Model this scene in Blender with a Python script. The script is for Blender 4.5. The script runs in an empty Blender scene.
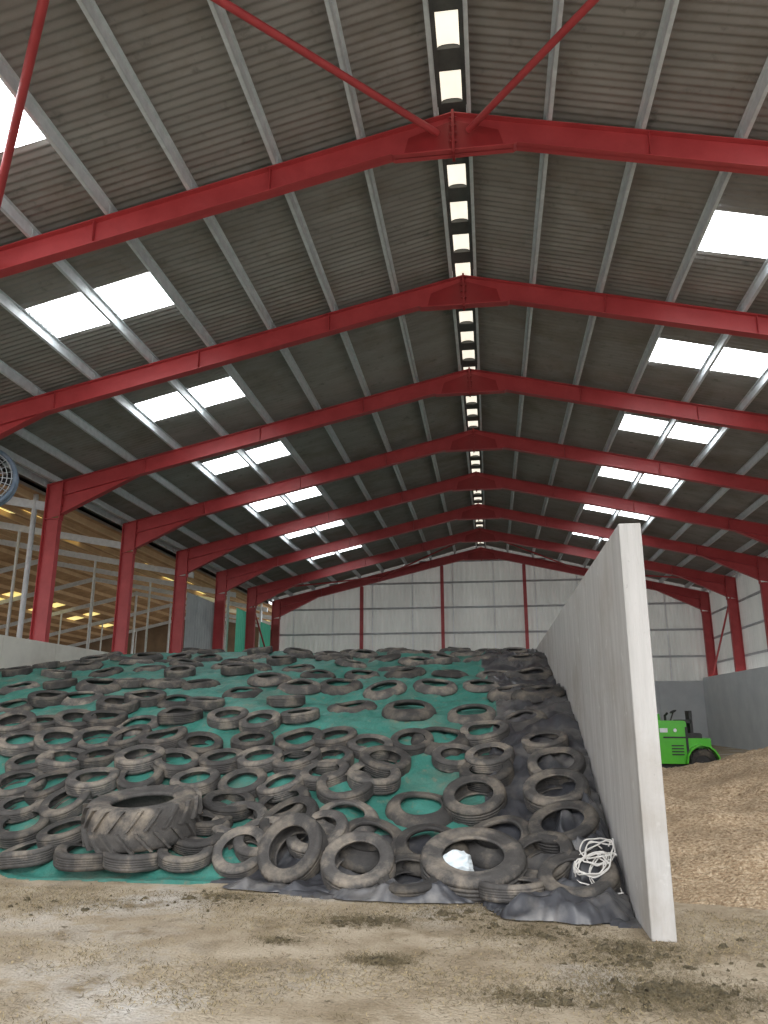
import bpy, math, random
from mathutils import Vector, Matrix, noise, Euler
random.seed(11)
D=bpy.data
scene=bpy.context.scene
try:
    scene.view_settings.view_transform='Standard'
except Exception as e:
    print(e)

# ---------------------------------------------------------------- helpers
class MB:
    def __init__(s): s.v=[];s.f=[];s.m=[];s.sm=[]
    def add(s,vs,fs,mi=0,sm=False):
        o=len(s.v); s.v+=[tuple(v) for v in vs]
        s.f+=[tuple(i+o for i in f) for f in fs]; s.m+=[mi]*len(fs); s.sm+=[sm]*len(fs)
    def box(s,x0,x1,y0,y1,z0,z1,mi=0,M=None):
        vs=[(x,y,z) for x in(x0,x1) for y in(y0,y1) for z in(z0,z1)]
        if M: vs=[M@Vector(v) for v in vs]
        s.add(vs,[(0,1,3,2),(4,6,7,5),(0,4,5,1),(2,3,7,6),(0,2,6,4),(1,5,7,3)],mi)
    def cyl(s,p0,p1,r,n=12,mi=0,r2=None,caps=True):
        p0=Vector(p0);p1=Vector(p1);d=(p1-p0).normalized()
        a=d.orthogonal().normalized();b=d.cross(a); r2=r if r2 is None else r2
        vs=[];fs=[]
        for i in range(n):
            t=2*math.pi*i/n; q=a*math.cos(t)+b*math.sin(t)
            vs.append(p0+q*r);vs.append(p1+q*r2)
        for i in range(n):
            j=(i+1)%n; fs.append((2*i,2*j,2*j+1,2*i+1))
        s.add(vs,fs,mi,True)
        if caps:
            s.add([vs[2*i] for i in range(n)],[tuple(range(n))[::-1]],mi)
            s.add([vs[2*i+1] for i in range(n)],[tuple(range(n))],mi)
    def plate(s,poly,y0,y1,mi=0):
        n=len(poly)
        vs=[(p[0],y0,p[1]) for p in poly]+[(p[0],y1,p[1]) for p in poly]
        fs=[tuple(range(n)),tuple(range(2*n-1,n-1,-1))]+[(i,i+n,(i+1)%n+n,(i+1)%n) for i in range(n)]
        s.add(vs,fs,mi)
    def obj(s,name,mats,parent=None):
        me=D.meshes.new(name); me.from_pydata(s.v,[],s.f)
        for m in mats: me.materials.append(m)
        me.polygons.foreach_set('material_index',s.m)
        me.polygons.foreach_set('use_smooth',s.sm)
        me.update()
        o=D.objects.new(name,me); scene.collection.objects.link(o)
        if parent: o.parent=parent
        return o
def empty(name,loc=(0,0,0)):
    o=D.objects.new(name,None); o.location=loc; scene.collection.objects.link(o); return o
def link(name,me,parent=None):
    o=D.objects.new(name,me); scene.collection.objects.link(o)
    if parent:o.parent=parent
    return o

def mat(name,stops,scale=3.0,rough=.8,bump=0.0,bscale=None,metal=0.0,stretch=(1,1,1),detail=6,rand=0.0,second=None,spec=.5,emit=None,bdist=.02):
    m=D.materials.new(name); m.use_nodes=True; nt=m.node_tree; N=nt.nodes; L=nt.links
    b=N['Principled BSDF']
    tc=N.new('ShaderNodeTexCoord'); mp=N.new('ShaderNodeMapping'); L.new(tc.outputs['Object'],mp.inputs['Vector'])
    mp.inputs['Scale'].default_value=stretch
    nz=N.new('ShaderNodeTexNoise'); nz.inputs['Scale'].default_value=scale; nz.inputs['Detail'].default_value=detail
    nz.inputs['Roughness'].default_value=.62
    L.new(mp.outputs['Vector'],nz.inputs['Vector'])
    r=N.new('ShaderNodeValToRGB'); els=r.color_ramp.elements
    while len(els)<len(stops): els.new(.5)
    for e,(p,c) in zip(els,stops): e.position=p; e.color=(*c,1)
    L.new(nz.outputs['Fac'],r.inputs['Fac']); col=r.outputs['Color']
    if second:
        for (c2,sc,lo,hi) in second:
            n2=N.new('ShaderNodeTexNoise'); n2.inputs['Scale'].default_value=sc; n2.inputs['Detail'].default_value=8
            n2.inputs['Roughness'].default_value=.65
            L.new(tc.outputs['Object'],n2.inputs['Vector'])
            mr=N.new('ShaderNodeMapRange'); mr.inputs['From Min'].default_value=lo; mr.inputs['From Max'].default_value=hi
            L.new(n2.outputs['Fac'],mr.inputs['Value'])
            mx=N.new('ShaderNodeMix'); mx.data_type='RGBA'
            L.new(mr.outputs['Result'],mx.inputs['Factor']); L.new(col,mx.inputs['A']); mx.inputs['B'].default_value=(*c2,1)
            col=mx.outputs['Result']
    if rand:
        oi=N.new('ShaderNodeObjectInfo'); h=N.new('ShaderNodeHueSaturation')
        mr=N.new('ShaderNodeMapRange'); mr.inputs['To Min'].default_value=1-rand; mr.inputs['To Max'].default_value=1+rand
        L.new(oi.outputs['Random'],mr.inputs['Value']); L.new(mr.outputs['Result'],h.inputs['Value'])
        L.new(col,h.inputs['Color']); col=h.outputs['Color']
    L.new(col,b.inputs['Base Color'])
    b.inputs['Roughness'].default_value=rough; b.inputs['Metallic'].default_value=metal
    b.inputs['Specular IOR Level'].default_value=spec
    if emit:
        L.new(col,b.inputs['Emission Color']); b.inputs['Emission Strength'].default_value=emit
    if bump:
        nb=N.new('ShaderNodeTexNoise'); nb.inputs['Scale'].default_value=bscale or scale*4; nb.inputs['Detail'].default_value=5
        L.new(mp.outputs['Vector'],nb.inputs['Vector'])
        bp=N.new('ShaderNodeBump'); bp.inputs['Strength'].default_value=bump; bp.inputs['Distance'].default_value=bdist
        L.new(nb.outputs['Fac'],bp.inputs['Height']); L.new(bp.outputs['Normal'],b.inputs['Normal'])
    return m

M_red=mat('red_oxide_steel',[(.3,(.40,.045,.05)),(.7,(.52,.07,.075))],2.0,.42,.05)
M_reddark=mat('dark_red_steel',[(.3,(.26,.018,.02)),(.7,(.36,.026,.03))],2.0,.5)
M_galv=mat('galvanised_steel',[(.3,(.55,.59,.61)),(.7,(.72,.76,.78))],6,.45)
M_roof=mat('fibre_cement_roof',[(.3,(.235,.215,.198)),(.7,(.32,.298,.276))],1.2,.85,.15,30,stretch=(.6,2,1),
           second=[((.185,.155,.125),.6,.5,.75),((.15,.14,.13),3.5,.58,.75)])
M_sky=mat('rooflight_translucent',[(.2,(.86,.93,.97)),(.8,(1,1,1))],3,.5,stretch=(.3,6,1),emit=6.5)
M_ridge=mat('ridge_rooflight',[(.2,(.9,.82,.66)),(.8,(1,.95,.84))],3,.6,emit=1.0)
M_ridgedark=mat('ridge_dark',[(.3,(.07,.07,.068)),(.7,(.13,.13,.125))],3,.8)
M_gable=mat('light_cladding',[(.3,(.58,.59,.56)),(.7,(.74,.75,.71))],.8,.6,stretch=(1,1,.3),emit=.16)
M_rail=mat('cladding_rail',[(.3,(.40,.42,.44)),(.7,(.52,.54,.56))],4,.5)
M_conc=mat('pale_concrete',[(.25,(.35,.345,.325)),(.5,(.47,.46,.44)),(.75,(.55,.54,.515))],2.2,.85,.3,30,stretch=(3.5,3.5,.22),
           second=[((.33,.295,.25),.9,.50,.78),((.60,.60,.57),5,.60,.72),((.28,.27,.25),24,.66,.78)])
M_concL=mat('dusty_concrete',[(.3,(.72,.69,.62)),(.7,(.85,.82,.74))],1.2,.9,.2,14,second=[((.60,.56,.48),.5,.5,.75)])
M_concB=mat('grey_concrete',[(.3,(.56,.60,.62)),(.7,(.68,.72,.73))],.9,.85,.1,14)
M_floor=mat('dusty_floor',[(.3,(.31,.245,.16)),(.5,(.43,.355,.25)),(.7,(.55,.47,.355))],1.6,.95,.9,45,
           second=[((.68,.65,.60),.55,.53,.64),((.26,.20,.12),2.2,.50,.66),((.12,.095,.055),9,.60,.70),((.14,.105,.06),34,.60,.70),((.6,.51,.36),30,.62,.72)])
M_out=mat('yard_concrete',[(.3,(.40,.37,.32)),(.7,(.5,.47,.42))],.5,.95)
M_green=mat('green_net_sheet',[(.3,(.022,.125,.10)),(.5,(.038,.19,.153)),(.72,(.072,.275,.227))],1.6,.62,.6,26,
           second=[((.13,.165,.13),1.1,.50,.78),((.21,.185,.13),9,.56,.76)])
M_black=mat('black_polythene',[(.3,(.03,.031,.035)),(.7,(.075,.078,.088))],3,.34,.35,7,second=[((.20,.19,.175),2.2,.48,.75)])
M_tyre=mat('tyre_rubber',[(.3,(.036,.034,.033)),(.7,(.088,.083,.077))],5,.78,.35,60,rand=.42,second=[((.25,.215,.17),3.2,.50,.73)])
M_grain=mat('grain_heap',[(.35,(.26,.17,.095)),(.5,(.52,.39,.25)),(.65,(.72,.58,.41))],30,.95,1.0,42,second=[((.36,.265,.165),1.2,.45,.7)],bdist=.05)
M_sil=mat('silage_clump',[(.3,(.06,.048,.028)),(.7,(.16,.13,.075))],40,.95,1.0,80)
M_straw=mat('straw',[(.3,(.35,.27,.13)),(.7,(.50,.40,.23))],8,.9)
M_straw2=mat('straw_dark',[(.3,(.10,.08,.042)),(.7,(.21,.165,.09))],8,.9)
M_lime=mat('lime_green_paint',[(.3,(.07,.50,.02)),(.7,(.11,.62,.03))],2,.3)
M_blk=mat('black_plastic',[(.3,(.015,.015,.016)),(.7,(.035,.035,.036))],6,.5)
M_lamp=mat('lamp_glass',[(.3,(.75,.78,.8)),(.7,(.9,.92,.94))],6,.15)
M_rope=mat('white_rope',[(.3,(.62,.6,.55)),(.7,(.8,.78,.74))],30,.8)
M_bag=mat('white_bag',[(.3,(.62,.72,.76)),(.7,(.82,.88,.9))],8,.5,.5,20)
M_brownroof=mat('old_roof',[(.3,(.22,.13,.065)),(.7,(.36,.23,.12))],1.2,.9,.2,20,emit=.10)  # faint emission added to brighten the dark roof underside
M_brownbeam=mat('old_timber',[(.3,(.36,.24,.13)),(.7,(.48,.33,.19))],1.2,.9,.2,20,emit=.10)  # slight self-glow stands in for light reaching the purlins
M_yellow=mat('yellowed_rooflight',[(.3,(.95,.72,.18)),(.7,(1,.88,.4))],2,.6,emit=1.0)
M_brclad=mat('brown_side_cladding',[(.3,(.16,.11,.07)),(.7,(.27,.19,.12))],1,.8)
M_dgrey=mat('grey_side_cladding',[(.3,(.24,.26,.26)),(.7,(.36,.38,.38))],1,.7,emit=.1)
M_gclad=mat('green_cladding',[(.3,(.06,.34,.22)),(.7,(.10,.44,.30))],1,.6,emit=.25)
M_blue=mat('blue_grey_paint',[(.3,(.16,.24,.34)),(.7,(.3,.38,.48))],5,.4)

# ---------------------------------------------------------------- layout
XR=-.3; SL=.235; CAMZ=1.5; Y1=10.5; BAY=4.8
FR=[Y1+BAY*i for i in range(-2,8)]
YF=0.3; YB=FR[-1]+.45
def zc(r): return 10.69-SL*r
def zs(r): return zc(r)+.47
PUR=[.24,1.5,2.9,4.35,5.75,7.1,8.5,9.85,11.2,12.45]

# ---------------------------------------------------------------- portal frames
def frame_mesh():
    mb=MB(); hw=.1
    for s in (-1,1):
        X=lambda r: XR+s*r
        top=[(0,zc(0)+.23),(12.35,zc(12.35)+.23)]
        bot=[(0,zc(.95)-.27),(.95,zc(.95)-.27),(1.0,zc(1.0)-.23),(9.6,zc(9.6)-.23),(11.88,zc(11.88)-.80)]
        poly=[(X(r),z) for r,z in top]+[(X(r),z) for r,z in reversed([*bot,(12.35,zc(12.35)-.8)])]
        if s<0: poly=poly[::-1]
        mb.plate(poly,-.008,.008)
        def flange(p,q,up,w=hw,t=.018):
            (r0,z0),(r1,z1)=p,q
            po=[(X(r0),z0),(X(r1),z1),(X(r1),z1-up*t),(X(r0),z0-up*t)]
            mb.plate(po,-w,w)
        flange(top[0],top[1],1)
        for a,b in zip(bot[:-1],bot[1:]): flange(a,b,-1)
        flange((9.6,zc(9.6)-.23),(11.84,zc(11.84)-.23),-1,.09,.012)
        zt=zc(12.1)+.2; zj=zc(12.35)-.79
        mb.box(*(sorted((X(11.90),X(12.33)))),-.007,.007,0,zj)
        mb.box(*(sorted((X(11.88),X(11.90)))),-hw,hw,0,zj)
        mb.box(*(sorted((X(12.33),X(12.35)))),-hw,hw,0,zt-.05)
        mb.box(*(sorted((X(11.9),X(12.33)))),-.09,.09,zj-.02,zj+.0)
        mb.box(*(sorted((X(11.85),X(11.88)))),-hw-.005,hw+.005,zc(11.88)-.95,zc(11.88)+.2)
        mb.box(*(sorted((X(11.7),X(12.5)))),-.2,.2,0,.03)
        for r in (3.0,6.0,9.4):
            mb.box(*(sorted((X(r),X(r+.012)))),-.09,.09,zc(r)-.22,zc(r)+.22)
        mb.box(*(sorted((X(0),X(.022)))),-.12,.12,zc(.95)-.32,zc(0)+.26,1)
        for zz in (-.3,-.15,.0,.15):
            for yy in (-.06,.06):
                mb.cyl((X(.02),yy,zc(0)+zz),(X(.06),yy,zc(0)+zz),.018,6,1)
                mb.cyl((X(11.85),yy,zc(11.88)-.3+zz*1.6),(X(11.81),yy,zc(11.88)-.3+zz*1.6),.018,6,1)
    w=.8
    for y in (-.02,.02):
        mb.plate([(XR-w,zc(w)-.25),(XR-w*.9,zc(w)+.05),(XR,zc(0)+.12),(XR+w*.9,zc(w)+.05),(XR+w,zc(w)-.25)],y-.006,y+.006,1)
    return mb.obj('steel_portal_frame',[M_red,M_reddark])
f0=frame_mesh(); f0.location=(0,FR[0],0)
for y in FR[1:]:
    o=link('steel_portal_frame',f0.data); o.location=(0,y,0)

# ---------------------------------------------------------------- purlins
mb=MB()
for s in (-1,1):
    for r in PUR:
        x=XR+s*r; z0=zc(r)+.235; z1=z0+.2
        mb.box(x-.004,x+.004,YF,YB,z0,z1)
        mb.box(*(sorted((x,x+s*.055))),YF,YB,z0,z0+.006)
        mb.box(*(sorted((x,x-s*.055))),YF,YB,z1-.006,z1)
        mb.box(*(sorted((x+s*.055,x+s*.061))),YF,YB,z0,z0+.025)
        for y in FR: mb.box(x-.015,x+.015,y-.08,y+.08,z0,z1-.02)
for s in (-1,1):
    mb.box(XR+s*12.1-.05,XR+s*12.1+.05,YF,YB,zc(12.1)+.235,zc(12.1)+.40)
mb.obj('roof_purlins',[M_galv])

# ---------------------------------------------------------------- roof sheeting
def corr(mb,s,r0,r1,y0,y1,lift0,lift1,per=.15,amp=.016,seg=6,mi=0):
    n=max(2,int(round((y1-y0)/per*seg))); vs=[];fs=[]
    for i in range(n+1):
        y=y0+(y1-y0)*i/n; w=amp*math.sin(2*math.pi*y/per)
        vs.append((XR+s*r0,y,zs(r0)+w+lift0)); vs.append((XR+s*r1,y,zs(r1)+w+lift1))
    for i in range(n): fs.append((2*i,2*i+1,2*i+3,2*i+2))
    mb.add(vs,fs,mi,True)
roof=MB(); win=[]
rows=[.2,1.5,2.9,4.35,5.75,7.1,8.5,9.85,11.2,12.75]
for s in (-1,1):
    lit=(4,5) if s<0 else (3,4)
    for k in range(len(rows)-1):
        r0,r1=rows[k],rows[k+1]+.08
        segs=[(YF,YB)]
        if k in lit:
            segs=[];yp=YF
            for i in range(len(FR)-1):
                c=FR[i]+BAY/2+.15; segs.append((yp,c-.58)); win.append((s,rows[k]+.03,rows[k+1]-.03,c-.6,c+.6)); yp=c+.58
                if i==len(FR)-2 : win.pop(); segs[-1]=(segs[-1][0],YB); yp=None
            if yp: segs.append((yp,YB))
        for a,b in segs: corr(roof,s,r0,r1,a,b,.03,.0)
    roof.box(*(sorted((XR+s*12.7,XR+s*12.9))),YF,YB,zs(12.7)-.24,zs(12.7)-.14)
    roof.box(*(sorted((XR+s*12.7,XR+s*12.72))),YF,YB,zs(12.7)-.24,zs(12.7)-.02)
roof.obj('ceiling',[M_roof])
for i,(s,r0,r1,a,b) in enumerate(win):
    w=MB(); corr(w,s,r0,r1,a,b,.012,.012,amp=.02); w.obj('window_%d'%(i+1),[M_sky])
mb=MB()
y=YF
mb.box(XR-.24,XR-.17,YF,YB,zs(.2)-.06,zs(.2)+.1); mb.box(XR+.17,XR+.24,YF,YB,zs(.2)-.06,zs(.2)+.1)
while y<YB:
    mb.box(XR-.17,XR+.17,y+.64,min(y+1.05,YB),zs(.2)-.03,zs(.2)+.08)
    y+=1.05
mb.box(XR-.3,XR+.3,YF,YB,zs(.2)+.11,zs(.2)+.13)
mb.obj('ridge_ventilator',[M_ridgedark])
mb=MB(); y=YF
while y<YB-.64:
    vs=[];fs=[]
    for i in range(7):
        t=math.pi*i/6; vs.append((XR-.165*math.cos(t),y+.01,zs(.2)+.0+.05*math.sin(t))); vs.append((XR-.165*math.cos(t),y+.63,zs(.2)+.05*math.sin(t)))
    for i in range(6): fs.append((2*i,2*i+1,2*i+3,2*i+2))
    mb.add(vs,fs,0,True); y+=1.05
mb.obj('ridge_rooflight_strip',[M_ridge])

# ---------------------------------------------------------------- wind bracing tubes
mb=MB()
def rp(x,y,dz=-.02): return (x,y,zc(abs(x-XR))+dz)
for s,xs in ((-1,-4.1),(1,3.05)):
    p=rp(XR+s*.25,FR[2]-.1,-.1)
    mb.cyl(p,rp(xs,FR[1]+.1),.055,12)
    xe=-8.2 if s<0 else 7.6
    mb.cyl(rp(xs-(.15 if s<0 else 0),FR[1]+.1),rp(xe,FR[2]-.1),.06,12)
    mb.cyl(rp(xe,FR[2]-.1),rp(XR+s*11.7,FR[1]+.1),.055,12)
for s in(-1,1):
    mb.cyl(rp(XR+s*.3,FR[-2]+.1),rp(XR+s*5.8,FR[-1]-.1),.045,8)
    mb.cyl(rp(XR+s*5.8,FR[-1]-.1),rp(XR+s*11.5,FR[-2]+.1),.045,8)
    mb.cyl((XR+s*12.1,FR[-2]+.1,7.2),(XR+s*12.1,FR[-1]-.1,3.6),.05,8)
mb.obj('roof_bracing_tubes',[M_red])

# ---------------------------------------------------------------- gable (back wall)
def wave(u,per=.3):
    t=(u/per)%1.0
    return .0 if t<.55 else (.035 if .62<t<.93 else .017)
mb=MB()
yb=FR[-1]+.3
vs=[];fs=[];x=-12.7;n=0
while x<=12.15:
    z1=zs(abs(x-XR))-.01
    vs+= [(x,yb+wave(x),3.25),(x,yb+wave(x),z1)]; n+=1; x+=.075
for i in range(n-1): fs.append((2*i,2*i+2,2*i+3,2*i+1))
mb.add(vs,fs,0)
for z in (4.6,6.05,7.5,8.95,10.2):
    r=min(12.3,(zs(0)-z-.1)/SL)
    mb.box(max(-12.5,XR-r),min(12.0,XR+r),yb-.07,yb-.01,z-.05,z+.06,1)
for x in [-11.4+2.35*i for i in range(11)]:
    mb.box(x-.03,x+.03,yb-.02,yb,3.3,zs(abs(x-XR))-.1,3)
xx=-12.6
while xx<12.0:
    mb.box(xx,min(xx+2.38,12.0),yb-.1,yb+.12,0,3.3,2); xx+=2.4
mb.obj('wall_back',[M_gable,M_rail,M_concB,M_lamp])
mb=MB()
for x in (-7.3,-2.6,2.1,6.8):
    z1=zc(abs(x-XR))-.26
    mb.box(x-.006,x+.006,FR[-1]-.1,FR[-1]+.10,0,z1); mb.box(x-.09,x+.09,FR[-1]-.115,FR[-1]-.1,0,z1); mb.box(x-.09,x+.09,FR[-1]+.10,FR[-1]+.115,0,z1)
mb.obj('gable_posts',[M_red])

# ---------------------------------------------------------------- right wall
mb=MB()
y=1.0
while y<FR[-1]:
    mb.box(11.3,11.5,y,min(y+2.38,FR[-1]+.15),0,3.45,0); y+=2.4
vs=[];fs=[];n=0;y=YF
while y<YB:
    vs+=[(12.14+wave(y),y,3.3),(12.14+wave(y),y,zs(12.4)-.02)];n+=1;y+=.075
for i in range(n-1): fs.append((2*i,2*i+1,2*i+3,2*i+2))
mb.add(vs,fs,1)
for z in (4.2,5.5,6.8): mb.box(12.06,12.12,YF,YB,z,z+.1,2)
mb.obj('wall_right',[M_concB,M_gable,M_rail])
# ---------------------------------------------------------------- left wall
mb=MB()
y=1.0
while y<FR[-1]:
    mb.box(-12.14,-11.94,y,min(y+2.39,FR[-1]+.15),0,3.42,0); y+=2.4
def clad(y0,y1,z0,z1,mi,x=-12.72):
    vs=[];fs=[];n=0;y=y0
    while y<y1+.01:
        vs+=[(x-wave(y),y,z0),(x-wave(y),y,z1)];n+=1;y+=.075
    for i in range(n-1): fs.append((2*i,2*i+2,2*i+3,2*i+1))
    mb.add(vs,fs,mi)
clad(31.2,36.0,0,6.6,1)
clad(37.8,41.0,0,6.8,2)
clad(42.2,44.2,0,6.6,2)
mb.obj('wall_left',[M_concL,M_dgrey,M_gclad])

# ---------------------------------------------------------------- floor and outside
mb=MB(); mb.box(-12.7,12.3,-2,45,-.1,0); mb.obj('floor',[M_floor])
mb=MB(); mb.box(-90,90,-80,120,-.3,-.101); mb.obj('ground_outside',[M_out])

# ---------------------------------------------------------------- neighbouring barn
nb=empty('neighbouring_barn')
def zn(x):
    a=abs(x)
    return 7.97+.19*(a-13) if a<24.5 else 7.97+.19*11.5-.22*(a-24.5)
mb=MB(); st=MB(); yl=MB()
y0n,y1n=1,64
for xa,xb in ((-13.1,-24.5),(-24.5,-40)):
    n=int((y1n-y0n)/.05); vs=[];fs=[]
    for i in range(n+1):
        y=y0n+(y1n-y0n)*i/n; w=.03*math.sin(2*math.pi*y/.2)
        vs+=[(xa,y,zn(xa)+w),(xb,y,zn(xb)+w)]
    for i in range(n): fs.append((2*i,2*i+1,2*i+3,2*i+2))
    mb.add(vs,fs,0,True)
    x=xa-.6
    while x>xb:
        st.box(x-.05,x+.05,y0n,y1n,zn(x)-.25,zn(x)-.05); x-=1.3
for y in range(5,62,5):
    for xa,xb in ((-16.2,-18.4),(-29.5,-31.9)):
        yl.add([(xa,y-.6,zn(xa)-.04),(xb,y-.6,zn(xb)-.04),(xb,y+.6,zn(xb)-.04),(xa,y+.6,zn(xa)-.04)],[(0,1,2,3)])
mb.obj('roof_sheets',[M_brownroof],nb); st.obj('timber_purlins',[M_brownbeam],nb); yl.obj('rooflights',[M_yellow],nb)
ps=MB()
for y in range(3,64,6):
    for x in (-13.6,-24.5,-39.5):
        ps.cyl((x,y,-.1),(x,y,zn(x)-.05),.08,10)
    for xa,xb in ((-13.2,-24.5),(-24.5,-39.8)):
        v=[(xa,y-.05,zn(xa)-.5),(xb,y-.05,zn(xb)-.5),(xb,y+.05,zn(xb)-.5),(xa,y+.05,zn(xa)-.5)]
        v+=[(a,b,c+.26) for a,b,c in v]
        ps.add(v,[(0,1,2,3),(7,6,5,4),(0,4,5,1),(1,5,6,2),(2,6,7,3),(3,7,4,0)])
    for x in (-18,-30): ps.cyl((x,y,-.1),(x,y,zn(x)-.4),.06,8)
ps.obj('posts',[M_galv],nb)
ew=MB(); ew.box(-40.2,-40,1,64,-.1,4.2)
ew.plate([(-40,-.1),(-13.2,-.1),(-13.2,zn(-13.2)),(-24.5,zn(-24.5)),(-40,zn(-40))],64,64.15)
ew.obj('side_cladding',[M_brclad],nb)

# ---------------------------------------------------------------- partition wall
mb=MB(); y=6.03
while y<40:
    y2=min(y+2.392,40)
    mb.box(1.03,1.2,y,y2,0,2.95); y+=2.4
mb.box(1.05,1.18,6.2,39.9,0,2.93)
pw=mb.obj('concrete_partition_wall',[M_conc])
bv=pw.modifiers.new('bev','BEVEL'); bv.width=.01; bv.segments=2

# ---------------------------------------------------------------- silage clamp
PR=[(7.35,0),(7.75,.22),(8.9,.74),(10.4,1.40),(13,2.04),(15,2.42),(18,2.86),(20,2.98),(24,2.95),(33,2.7),(37,1.2),(39,0)]
def lin(y):
    if y<=PR[0][0] or y>=PR[-1][0]: return 0.0
    for (a,b),(c,d) in zip(PR[:-1],PR[1:]):
        if a<=y<=c: return b+(d-b)*(y-a)/(c-a)
def P(y): 
    if y<8: return lin(y)
    return sum(lin(y+k*.25) for k in (-2,-1,0,1,2))/5
def shift(x):
    w=.12*math.sin(x*2.1+.6)+.06*math.sin(x*4.7)
    if x<-5: return .35+w
    if x<-1.5: return .35*(-1.5-x)/3.5+w
    if x<0: return w*min(1,-x)
    return -.45*min(1,x/.9)
def hb(x,y):
    sh=shift(x)*max(0,min(1,(11-y)/3))
    h=P(y-sh)
    if x<-9.3: h*=1-.27*((-9.3-x)/2.6)**1.3
    if h>0: h+=.16*min(1,h/.5)*noise.noise(Vector((x*.7,y*.7,3.1)))+.04*min(1,h/.3)*noise.noise(Vector((x*1.9,y*1.9,8.1)))
    if h>0 and x>.5: h+=.06*(x-.5)
    return max(0,h)
def hs(x,y,black):
    h=hb(x,y)
    v=Vector((x,y,0))
    k=min(1,.35+h)
    w=.035*noise.noise(v*2.6)+.025*noise.noise(Vector((x*6,y*2.0,5)))
    rdg=1-abs(noise.noise(Vector((x*2.2,y*3.2,9))))*2
    w+=.035*max(0,rdg-.45)
    rdg=1-abs(noise.noise(Vector((x*4.5+y*2,y*2.5-x,4))))*2.2
    w+=.045*max(0,rdg-.45)
    if black:
        w+=.05*abs(noise.noise(v*4.3+Vector((3,1,7))))+.02*abs(noise.noise(v*9))
        w+=.06*max(0,1-abs(noise.noise(Vector((x*4.5,y*1.8,2))))*4)
    return h+w*k
def edge(y): return -.08+.12*math.sin(y*.7)+.05*noise.noise(Vector((0,y*2,0)))
def isblack(x,y):
    if x>edge(y): return True
    return x>-2.4+.5*noise.noise(Vector((y*2,x,2))) and y<7.95+.25*noise.noise(Vector((x*2,0,0)))
mb=MB()
xs=[-11.93+i*.055 for i in range(int((1.02+11.93)/.055)+1)]+[1.025]
ys=[]; y=6.3
while y<39.2:
    ys.append(y); y+=.045 if y<13 else (.1 if y<21 else .3)
def fe(x):
    return 7.2+shift(x)+.1*noise.noise(Vector((x*1.6,0,1)))+.04*noise.noise(Vector((x*7,0,1)))-(.35 if x>.2 else 0)-(.12 if -2<x<=.2 else 0)
nx=len(xs); vs=[];fs=[];mi=[]
for yy in ys:
    for x in xs:
        vs.append((x,yy,hs(x,yy,isblack(x,yy))+.012 if yy>fe(x) else -.05))
for j in range(len(ys)-1):
    for i in range(nx-1):
        yc=(ys[j]+ys[j+1])/2; xc=(xs[i]+xs[i+1])/2
        if yc<fe(xc)-.05: continue
        fs.append((j*nx+i,j*nx+i+1,(j+1)*nx+i+1,(j+1)*nx+i)); mi.append(1 if isblack(xc,yc) else 0)
mb.v=vs; mb.f=fs; mb.m=mi; mb.sm=[True]*len(fs)
clamp=mb.obj('silage_clamp_cover',[M_green,M_black])

def crumple(name,cx,cy,rx,ry,hh,seed,m,n=90,fq=2.2):
    mb=MB(); vs=[];fs=[]
    for j in range(n):
        for i in range(n):
            u=i/(n-1)*2-1; v=j/(n-1)*2-1
            rr=max(abs(u),abs(v)); ln=(u*u+v*v)**.5 or 1
            U=u*rr/ln; V=v*rr/ln
            d=1-rr
            ang=math.atan2(V,U); ed=1+.22*noise.noise(Vector((math.cos(ang)*2,math.sin(ang)*2,seed)))+.08*noise.noise(Vector((math.cos(ang)*7,math.sin(ang)*7,seed)))
            x=cx+U*rx*ed; y=cy+V*ry*ed
            q=Vector((x*fq,y*fq*1.6,seed))
            r1=abs(noise.noise(q)); rid=math.exp(-(r1*4.2)**2)
            r2=abs(noise.noise(q*2.1+Vector((4,2,1)))); rid2=math.exp(-(r2*4)**2)
            z=hb(x,y)+hh*min(1,d*3.2)**.7*(.22+.5*rid+.28*rid2+.25*noise.noise(q*.7))
            x=min(x,1.02)
            vs.append((x,y,max(z,0)+.014))
    for j in range(n-1):
        for i in range(n-1):
            fs.append((j*n+i,j*n+i+1,(j+1)*n+i+1,(j+1)*n+i))
    mb.add(vs,fs,0,True); return mb.obj(name,[m],clamp)
crumple('loose_black_polythene',.50,6.78,.60,.38,.19,2.0,M_black)
crumple('loose_black_polythene',-.75,7.10,.70,.24,.14,5.0,M_black)
crumple('loose_black_polythene',.78,7.7,.26,.75,.22,9.0,M_black)
crumple('loose_black_polythene',-1.85,7.28,.6,.16,.08,13.0,M_black)

# ---------------------------------------------------------------- camera
pitch=math.radians(14.8); yaw=math.radians(7.73); FPX=769
cam=D.cameras.new('camera'); co=D.objects.new('camera',cam); scene.collection.objects.link(co)
cam.sensor_fit='VERTICAL'; cam.sensor_height=36; cam.lens=FPX/1024*36; cam.clip_end=500
co.location=(0,0,CAMZ); co.rotation_euler=(math.radians(90)+pitch,0,yaw)
scene.camera=co
def ray(u,v):
    a=u-384;b=512-v
    F=FPX*math.cos(pitch)-b*math.sin(pitch); Z=FPX*math.sin(pitch)+b*math.cos(pitch)
    return Vector((a*math.cos(yaw)-F*math.sin(yaw),a*math.sin(yaw)+F*math.cos(yaw),Z)).normalized()
def hit(u,v,off=.1):
    d=ray(u,v); t=4.0
    while t<40:
        x,y,z=d.x*t,d.y*t,CAMZ+d.z*t
        if z<=hb(x,y)+off: return x,y
        t+=.03
    return None
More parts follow.
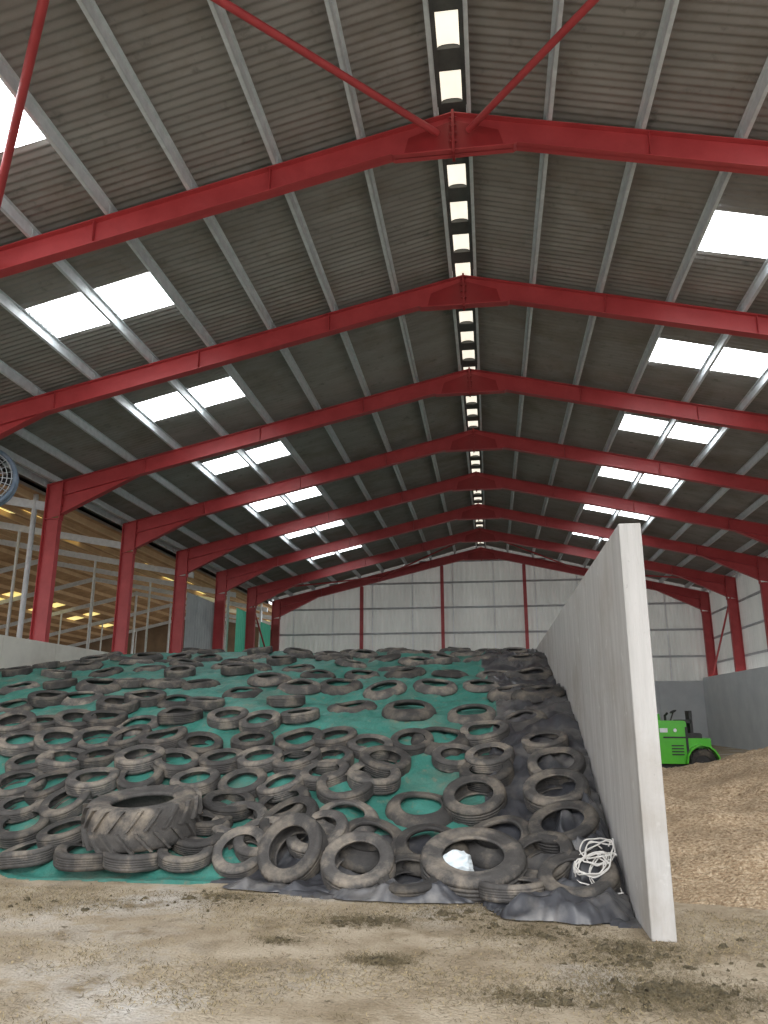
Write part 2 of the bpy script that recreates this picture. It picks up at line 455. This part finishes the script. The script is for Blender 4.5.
def seen(x,y,z):
    F=y*math.cos(yaw)-x*math.sin(yaw); a=x*math.cos(yaw)+y*math.sin(yaw); Z=z-CAMZ
    fw=F*math.cos(pitch)+Z*math.sin(pitch); up=Z*math.cos(pitch)-F*math.sin(pitch)
    return (384+FPX*a/fw, 512-FPX*up/fw) if fw>0 else (-999,-999)

# ---------------------------------------------------------------- tyres
def revolve(name,pr,seg,step=None,extra=None,warp=0):
    n=len(pr); vs=[];fs=[]
    for k in range(seg):
        t=2*math.pi*k/seg
        for p in pr:
            rr=p[0]-(step if step and len(p)>2 and p[2] and k%2 else 0)
            zz=p[1]+warp*math.sin(2*t+.7)+warp*.6*math.sin(3*t)
            vs.append((rr*math.cos(t)*(1+warp*.8),rr*math.sin(t),zz))
    mb=MB()
    for k in range(seg):
        k2=(k+1)%seg
        for i in range(n):
            j=(i+1)%n; fs.append((k*n+i,k2*n+i,k2*n+j,k*n+j))
    mb.add(vs,fs,0,True)
    if extra: extra(mb)
    o=mb.obj(name,[M_tyre]); me=o.data; D.objects.remove(o); return me
def tyre_mesh(name,R,w,ri,seg=72,groove=.003,lugs=0,lugh=.04,warp=0):
    pr=[(R*.93,-.48*w,0),(R*.97,-.42*w,1),(R*.99,-.34*w,1)]
    if not lugs:
        for c in (-.21,-.07,.07,.21):
            q=1-.02*(c*3)**2
            pr+=[(R*q,(c-.03)*w,0),(R*q-groove,(c-.022)*w,0),(R*q-groove,(c+.022)*w,0),(R*q,(c+.03)*w,0)]
    else: pr+=[(R*.995,-.2*w,0),(R*.995,.2*w,0)]
    pr+=[(R*.99,.34*w,1),(R*.97,.42*w,1),(R*.93,.48*w,0),(R*.87,.5*w,0),(R*.86,.512*w,0),((R+ri)/2,.495*w,0),(ri+.05*R,.43*w,0),(ri+.04*R,.445*w,0),(ri,.40*w,0),(ri,.33*w,0),
         (ri+.06*R,.34*w,0),(R*.8,.42*w,0),(R*.90,.36*w,0),(R*.92,0,0)]
    tail=pr[[i for i,p in enumerate(pr) if abs(p[0]-R*.87)<1e-6][0]:-1]
    pr=pr+[(a,-b,c) for a,b,c in reversed(tail)]
    def ex(mb):
        for k in range(lugs):
            for sd in (-1,1):
                t0=2*math.pi*(k+(.5 if sd>0 else 0))/lugs; sweep=.26
                pts=[]
                for q in range(4):
                    f=q/3; t=t0+sweep*f; zz=sd*w*(.02+.46*f); R0=R*(.99-.03*f*f)
                    for dt,dr in ((-.035,-.01),(-.028,lugh),(.028,lugh),(.035,-.01)):
                        pts.append(((R0+dr)*math.cos(t+dt),(R0+dr)*math.sin(t+dt),zz))
                ff=[(0,1,2,3),(15,14,13,12)]
                for q in range(3):
                    for e in range(4):
                        ff.append((q*4+e,(q+1)*4+e,(q+1)*4+(e+1)%4,q*4+(e+1)%4))
                mb.add(pts,ff,0)
    return revolve(name,pr,seg,groove*1.5,ex,warp)
def ring_mesh(name,R,ri,h,warp=.006):
    pr=[(R,0),(R*1.01,.018),(R*.985,h*.45),(R*.90,h*.80),((R+ri)/2,h*.98),(ri+.035,h*.96),(ri+.02,h*1.1),(ri,h*1.08),(ri,h*.7),
        (ri+.03,h*.65),((R+ri)/2,h*.68),(R*.86,h*.4),(R*.95,h*.1),(R*.97,0)]
    return revolve(name,pr,56,warp=warp)
T=[tyre_mesh('tyre_a',.285,.15,.172),tyre_mesh('tyre_b',.30,.165,.18,warp=.006),tyre_mesh('tyre_c',.27,.135,.165),tyre_mesh('tyre_d',.31,.155,.195,warp=.01)]
TW=[.15,.165,.135,.155]
G=[ring_mesh('sidewall_a',.345,.205,.10),ring_mesh('sidewall_b',.32,.19,.085),ring_mesh('sidewall_c',.37,.215,.11,.01)]
Tfront=tyre_mesh('tyre_front',.335,.20,.20,72,.006)
Tbig=tyre_mesh('tyre_truck',.47,.25,.27,80,.009)
Ttrac=tyre_mesh('tyre_tractor',.56,.40,.31,72,.0,lugs=20)
pile=empty('car_tyres'); pile.parent=clamp
placed=[]
def put(me,x,y,w,tilt=0,side=0,parent=pile,name='tyre',lift=0,jit=6,base=False):
    e=.3
    z=hb(x,y)
    nx_=(hb(x-e,y)-hb(x+e,y))/(2*e); ny_=(hb(x,y-e)-hb(x,y+e))/(2*e)
    n=Vector((nx_,ny_,1)).normalized()
    n=Matrix.Rotation(math.radians(tilt+random.uniform(-jit,jit)),3,'X')@n
    n=Matrix.Rotation(math.radians(side+random.uniform(-jit,jit)),3,'Y')@n
    q=n.to_track_quat('Z','Y')
    o=link(name,me,parent)
    o.rotation_mode='QUATERNION'
    o.rotation_quaternion=q@Euler((0,0,random.uniform(0,6.28))).to_quaternion()
    o.location=(x,y,z+(0 if base else w/2)+lift+.012)
    placed.append((x,y)); return o
# surveyed tyre positions on the heap (bearings intersected with the heap surface); r = cut sidewall ring
rows_px=[
 (30,858,-20),(87,861,-20),(135,863,-20),(185,858,-4),(241,858,14),
 (22,832,-8),(66,838,-8),(200,838,0),(240,829,0),(290,826,0),(345,821,'r'),
 (20,811),(66,808),(228,810),(283,812),(421,811,'r'),(208,822),(262,845,6),(318,840),
 (18,790),(52,790),(93,786),(140,782),(195,787),(243,789),(282,790),(325,779),(345,793),(374,783),
 (487,779),(557,772),
 (30,767),(62,765),(100,760),(140,763),(176,768),(222,765),(260,764),(297,766),(331,763),(385,767),(455,762),(490,762),
 (20,747),(58,746),(98,744),(130,742),(163,743),(200,749),(252,745),(300,746),(335,743),(370,751),(412,746),(441,741,'r'),(485,738),(545,746),
 (12,729),(42,727),(75,724),(105,724),(138,726,'r'),(180,719),(228,721),(260,726),(300,718),(352,709,'r'),(409,711,'r'),(472,715,'r'),(523,721,'r'),
 (15,707,'r'),(48,702),(82,699,'r'),(118,708),(145,701),(178,702,'r'),(205,706),(243,693,'r'),(286,704),(340,687,'r'),(385,690,'r'),(435,687,'r'),(482,686,'r'),(513,693,'r'),(538,694,'r'),
 (20,688,'r'),(60,686),(100,686,'r'),(130,685),(165,684,'r'),(200,685,'r'),(300,688,'r'),(270,680,'r'),(318,675,'r'),(362,675,'r'),(405,674,'r'),(450,674,'r'),(495,676,'r'),(532,676,'r'),
]
for p in rows_px:
    h_=hit(p[0],p[1],.05)
    if not h_: continue
    x,y=h_
    if x>.68: x=.68
    if len(p)>2 and p[2]=='r':
        put(random.choice(G),x,y,0,base=True,jit=3); continue
    k=random.randrange(4)
    put(T[k],x,y,TW[k],tilt=p[2] if len(p)>2 else -4)
for u,v,tl,me,wd in ((292,866,28,Tfront,.2),(358,878,20,Tfront,.2),(512,893,-2,T[2],.15),(565,834,0,Tfront,.2),(557,798,0,Tfront,.2),(475,804,0,Tfront,.2),(596,886,6,Tfront,.2),(412,884,4,T[3],.17),(543,866,0,T[1],.17)):
    x,y=hit(u,v); x=min(x,.66)
    put(me,x,y,wd,tilt=tl,lift=.03+abs(math.sin(math.radians(tl)))*.15)
for u,v in ((370,846),(500,845),(430,852)):
    x,y=hit(u,v,.05); put(G[2],x,y,0,base=True,jit=2,lift=.02)
tries=0
while tries<14000:
    tries+=1
    x=random.uniform(-11.5,.62); y=random.uniform(8.2,36)
    u,v=seen(x,y,hb(x,y))
    infr=-30<u<768
    if infr and y<13.6: continue
    dm=.74 if y<14 else .80
    if any((a-x)**2+(b-y)**2<dm*dm for a,b in placed): continue
    k=random.randrange(4)
    if random.random()<.25 or y<14: put(T[k],x,y,TW[k])
    else: put(random.choice(G),x,y,0,base=True,jit=4)
x,y=hit(143,822,.2); o=put(Ttrac,x,y,.40,tilt=-16,parent=clamp,name='tractor_tyre',jit=0,lift=.03)
x,y=hit(474,878,.12); o=put(Tbig,x,y,.25,tilt=4,parent=clamp,name='truck_tyre',jit=0,lift=.07)
bx,by,bz=o.location

# bag in the truck tyre
mb=MB(); n=48; vs=[];fs=[]
for j in range(n):
    for i in range(n):
        t=2*math.pi*i/n; p=math.pi*j/(n-1)
        v=Vector((math.sin(p)*math.cos(t),math.sin(p)*math.sin(t),math.cos(p)))
        k=.95+.3*noise.noise(v*1.4)+.25*math.exp(-(noise.noise(v*1.9+Vector((2,5,1)))*4)**2)-.1
        vs.append((bx-.13+v.x*.14*k,by-.02+v.y*.12*k,bz-.01+v.z*.12*k))
for j in range(n-1):
    for i in range(n): fs.append((j*n+i,j*n+(i+1)%n,(j+1)*n+(i+1)%n,(j+1)*n+i))
mb.add(vs,fs,0,True); mb.obj('crumpled_plastic_bag',[M_bag])

# rope coil
cu=D.curves.new('rope_coil','CURVE'); cu.dimensions='3D'; cu.bevel_depth=.006; cu.bevel_resolution=2
x0,y0=hit(603,858,.2); x0=min(x0,.82)
for k in range(7):
    sp=cu.splines.new('NURBS'); pts=[]
    N=28; ox=random.uniform(-.08,.08); oy=random.uniform(-.10,.08)
    for i in range(N):
        t=i/N*2*math.pi*2.2
        r=.07+.09*random.random()
        x=x0+ox+r*1.2*math.cos(t); y=y0+oy+r*math.sin(t)*.9-(.015*i if k>3 else 0)
        pts.append((min(x,.98),y,max(hb(x,y)+.22+.05*random.random()-(.010*i if k>3 else 0),.03),1))
    sp.points.add(N-1)
    for q,p in zip(sp.points,pts): q.co=p
    sp.use_endpoint_u=True
cu.materials.append(M_rope)
o=D.objects.new('rope_coil',cu); scene.collection.objects.link(o)

# ---------------------------------------------------------------- grain heap
mb=MB(); vs=[];fs=[]
gx=[1.22+i*.07 for i in range(144)]; gy=[6.9+j*.07 for j in range(150)]
def gh(x,y):
    e=7.2+.3*noise.noise(Vector((x*.6,0,0)))
    if y<e: h=0
    elif y<10.2: 
        t=(y-e)/(10.2-e); h=.76*math.sin(t*math.pi/2)**.85
    elif y<12.2: h=.76+.08*math.sin((y-10.2)/2*math.pi/2)
    else: h=.84*max(0,1-((y-12.2)/5.0)**2)
    k=max(0,min(1,(x-2.6)/1.9)); h*=.78+.42*k*k*(3-2*k)
    if x>9: h*=max(0,1-((x-9)/2.2)**2)
    if h>0: h+=min(1,h*4)*(.14*noise.noise(Vector((x*1.1,y*1.1,0)))+.06*noise.noise(Vector((x*3,y*3,0)))+.035*noise.noise(Vector((x*7,y*7,0)))+.03*noise.noise(Vector((x*15,y*15,0))))
    return h
for yy in gy:
    for x in gx: 
        z=gh(x,yy); vs.append((x,yy,z if z>0.004 else -.02))
n=len(gx)
for j in range(len(gy)-1):
    for i in range(n-1): fs.append((j*n+i,j*n+i+1,(j+1)*n+i+1,(j+1)*n+i))
mb.add(vs,fs,0,True); mb.obj('grain_heap',[M_grain])

# ---------------------------------------------------------------- compact green telehandler
tr=empty('telehandler',(4.0,20.6,0)); tr.scale=(.88,.88,.98)
b=MB()
def hood(x0,x1,y0,y1,z0,z1,rad,mi=0):
    pts=[(x0,z0),(x1,z0)]
    for q in range(6):
        t=q/5*math.pi/2; pts.append((x1-rad+rad*math.cos(t),z1-rad+rad*math.sin(t)))
    for q in range(6):
        t=math.pi/2+q/5*math.pi/2; pts.append((x0+rad+rad*math.cos(t),z1-rad+rad*math.sin(t)))
    b.plate(pts[::-1],y0,y1,mi)
hood(-1.3,.74,-.55,.75,.38,1.40,.08)
b.box(.74,1.36,-.5,.7,.72,.98,0)
hood(.74,1.15,-.45,.65,.98,1.10,.05,1)
b.box(.1,.76,-.56,-.54,.98,1.02,1)
b.box(.69,.75,-.57,-.53,.4,1.25,1)
for k in range(4): b.box(.30,.62,-.562,-.545,.58+k*.07,.61+k*.07,1)
b.box(-1.2,1.3,-.35,.55,.22,.40,1)
for y0 in (-.72,.48):
    for cx in (-.85,1.08):
        pts=[]
        for q in range(9):
            t=q/8*math.pi; pts.append((cx+.45*math.cos(t),.40+.45*math.sin(t)))
        for q in range(9):
            t=math.pi-q/8*math.pi; pts.append((cx+.41*math.cos(t),.40+.41*math.sin(t)))
        b.plate(pts[::-1],y0,y0+.38,0)
M=Matrix.Translation((-.1,.62,1.42))@Matrix.Rotation(math.radians(-8),4,'Y')
b.box(-2.1,.4,.0,.2,-.09,.09,0,M); b.box(-2.9,-2.0,.03,.17,-.06,.06,1,M)
b.box(-3.05,-2.85,-.5,.7,.15,.8,1)
b.obj('body',[M_lime,M_blk],tr)
d=MB()
d.box(.02,.22,-.6,-.55,1.12,1.22); d.cyl((.42,-.6,1.17),(.42,-.56,1.17),.045,16); d.obj('work_lights',[M_lamp],tr)
d=MB()
d.box(.60,.98,-.1,.35,1.34,1.42); d.box(.94,1.02,-.1,.35,1.1,1.64)
d.cyl((.45,.1,1.36),(.56,.1,1.60),.02,8)
for k in range(20):
    t0=2*math.pi*k/20;t1=2*math.pi*(k+1)/20
    f=lambda t:(.56+.07*math.cos(t),.1+.17*math.sin(t),1.62+.03*math.cos(t))
    d.cyl(f(t0),f(t1),.018,6)
d.cyl((.35,.2,1.36),(.35,.2,1.54),.035,10); d.cyl((.35,.2,1.52),(.40,.1,1.58),.03,10)
d.obj('seat_and_controls',[M_blk],tr)
wm=tyre_mesh('wheel_tyre',.35,.26,.2,48,0,lugs=14,lugh=.03)
for cx in (-.85,1.08):
    for yy in (-.55,.66):
        w=link('wheel_tyre',wm,tr); w.location=(cx,yy,.38); w.rotation_euler=(math.pi/2,0,0)
        h=MB(); h.cyl((cx,yy-.06,.38),(cx,yy+.06,.38),.2,20); h.cyl((cx,yy-.1,.38),(cx,yy-.05,.38),.07,10); h.obj('rim',[M_blk],tr)

# ---------------------------------------------------------------- circulation fan
fan=empty('circulation_fan',(-12.05,16.35,7.1)); fan.rotation_euler=(0,0,math.radians(25))
d=MB()
def ring(R,r,y,mi,n=40):
    for k in range(n):
        t0=2*math.pi*k/n;t1=2*math.pi*(k+1)/n
        d.cyl((R*math.cos(t0),y,R*math.sin(t0)),(R*math.cos(t1),y,R*math.sin(t1)),r,6,mi,caps=False)
ring(.72,.06,0,0); ring(.72,.05,.3,0)
for R in (.15,.25,.35,.45,.55,.65): ring(R,.012,-.06,1)
for k in range(24):
    t=2*math.pi*k/24; d.cyl((.1*math.cos(t),-.06,.1*math.sin(t)),(.72*math.cos(t),-.02,.72*math.sin(t)),.01,5,1)
for k in range(40):
    t0=2*math.pi*k/40;t1=2*math.pi*(k+1)/40
    d.add([(.73*math.cos(t),y,.73*math.sin(t)) for t in (t0,t1) for y in (0,.3)],[(0,2,3,1)],0,True)
for k in range(6):
    t=2*math.pi*k/6
    p=lambda r,a,y:(r*math.cos(t+a),y,r*math.sin(t+a))
    d.add([p(.12,-.3,.08),p(.66,-.3,.06),p(.66,.3,.22),p(.12,.3,.2)],[(0,1,2,3)],2)
d.cyl((0,.0,0),(0,.34,0),.13,16,2)
d.box(-.03,.03,.1,.2,.75,1.05,1)
d.obj('fan_body',[M_blue,M_galv,M_blk],fan)

# ---------------------------------------------------------------- loose silage & straw
mb=MB(); clumps=[(.95,4.95,.30,90),(-.75,5.35,.10,22),(-1.0,6.3,.20,34),(.15,4.8,.16,16),(-1.5,5.7,.10,8),(.75,5.55,.26,26),(-2.3,6.85,.35,26),(.25,6.15,.28,34),(.9,5.85,.2,26),(-3.5,6.6,.5,14),(2.2,5.6,.6,20),(-.2,6.6,.3,26)]
for (cx,cy,sp,nn) in clumps:
    for q in range(nn*2):
        x=random.gauss(cx,sp*.8);y=random.gauss(cy,sp*.4); R=random.uniform(.003,.013) if random.random()<.85 else random.uniform(.013,.026)
        if abs(x-1.1)<.14 and y>5.9: continue
        vs=[];fs=[];n=9;m=5; ax=random.uniform(.8,2.2); ay=random.uniform(.8,1.4)
        for j in range(m):
            for i in range(n):
                t=2*math.pi*i/n;p=math.pi/2*j/(m-1)
                v=Vector((math.cos(p)*math.cos(t),math.cos(p)*math.sin(t),math.sin(p)))
                k=1+1.1*noise.noise(v*2.6+Vector((x*9,y*9,0)))
                vs.append((x+v.x*R*ax*k,y+v.y*R*ay*k,v.z*R*1.0*k))
        for j in range(m-1):
            for i in range(n): fs.append((j*n+i,j*n+(i+1)%n,(j+1)*n+(i+1)%n,(j+1)*n+i))
        mb.add(vs,fs,0,True)
def blade(x,y,L,w,mi,z=.004):
    a=random.uniform(0,math.pi); dx,dy=math.cos(a)*L/2,math.sin(a)*L/2; px,py=-math.sin(a)*w/2,math.cos(a)*w/2
    t=random.uniform(0,.01)
    mb.add([(x-dx-px,y-dy-py,z),(x+dx-px,y+dy-py,z+t),(x+dx+px,y+dy+py,z+t),(x-dx+px,y-dy+py,z)],[(0,1,2,3)],mi)
cnt=0
while cnt<50000:
    x=random.uniform(-5.5,5.5);y=random.uniform(3.2,8)
    if y>7.0+shift(x) and x<1.03: continue
    if x>1.2 and y>7.0: continue
    dens=.30+1.3*noise.noise(Vector((x*.9,y*1.3,2)))+.6*noise.noise(Vector((x*4,y*4,2)))+(.35 if y>6.4 and x<0 else 0)
    if random.random()>dens: continue
    blade(x,y,random.uniform(.008,.03),random.uniform(.002,.005),1 if random.random()<.4 else 2); cnt+=1
for (cx,cy,sp,nn) in clumps:
    for q in range(nn*45):
        blade(random.gauss(cx,sp*1.1),min(random.gauss(cy,sp*.6),7.0),random.uniform(.01,.03),.004,2,random.uniform(.004,.015))
mb.obj('spilled_silage',[M_sil,M_straw,M_straw2])

# ---------------------------------------------------------------- light
w=D.worlds.new('overcast'); scene.world=w; w.use_nodes=True
nt=w.node_tree; bg=nt.nodes['Background']
tc=nt.nodes.new('ShaderNodeTexCoord'); sx=nt.nodes.new('ShaderNodeSeparateXYZ'); rm=nt.nodes.new('ShaderNodeValToRGB')
nt.links.new(tc.outputs['Generated'],sx.inputs[0]); nt.links.new(sx.outputs['Z'],rm.inputs['Fac'])
rm.color_ramp.elements[0].color=(.97,.96,.98,1); rm.color_ramp.elements[1].color=(.82,.89,1,1)
nt.links.new(rm.outputs['Color'],bg.inputs['Color']); bg.inputs['Strength'].default_value=2.45
sun=D.lights.new('sun','SUN'); sun.energy=1.3; sun.angle=math.radians(30); sun.color=(1,.95,.88)
so=D.objects.new('sun',sun); scene.collection.objects.link(so)
so.rotation_euler=Vector((.22,-1,.58)).to_track_quat('Z','Y').to_euler()
print('TYRES',len(placed))
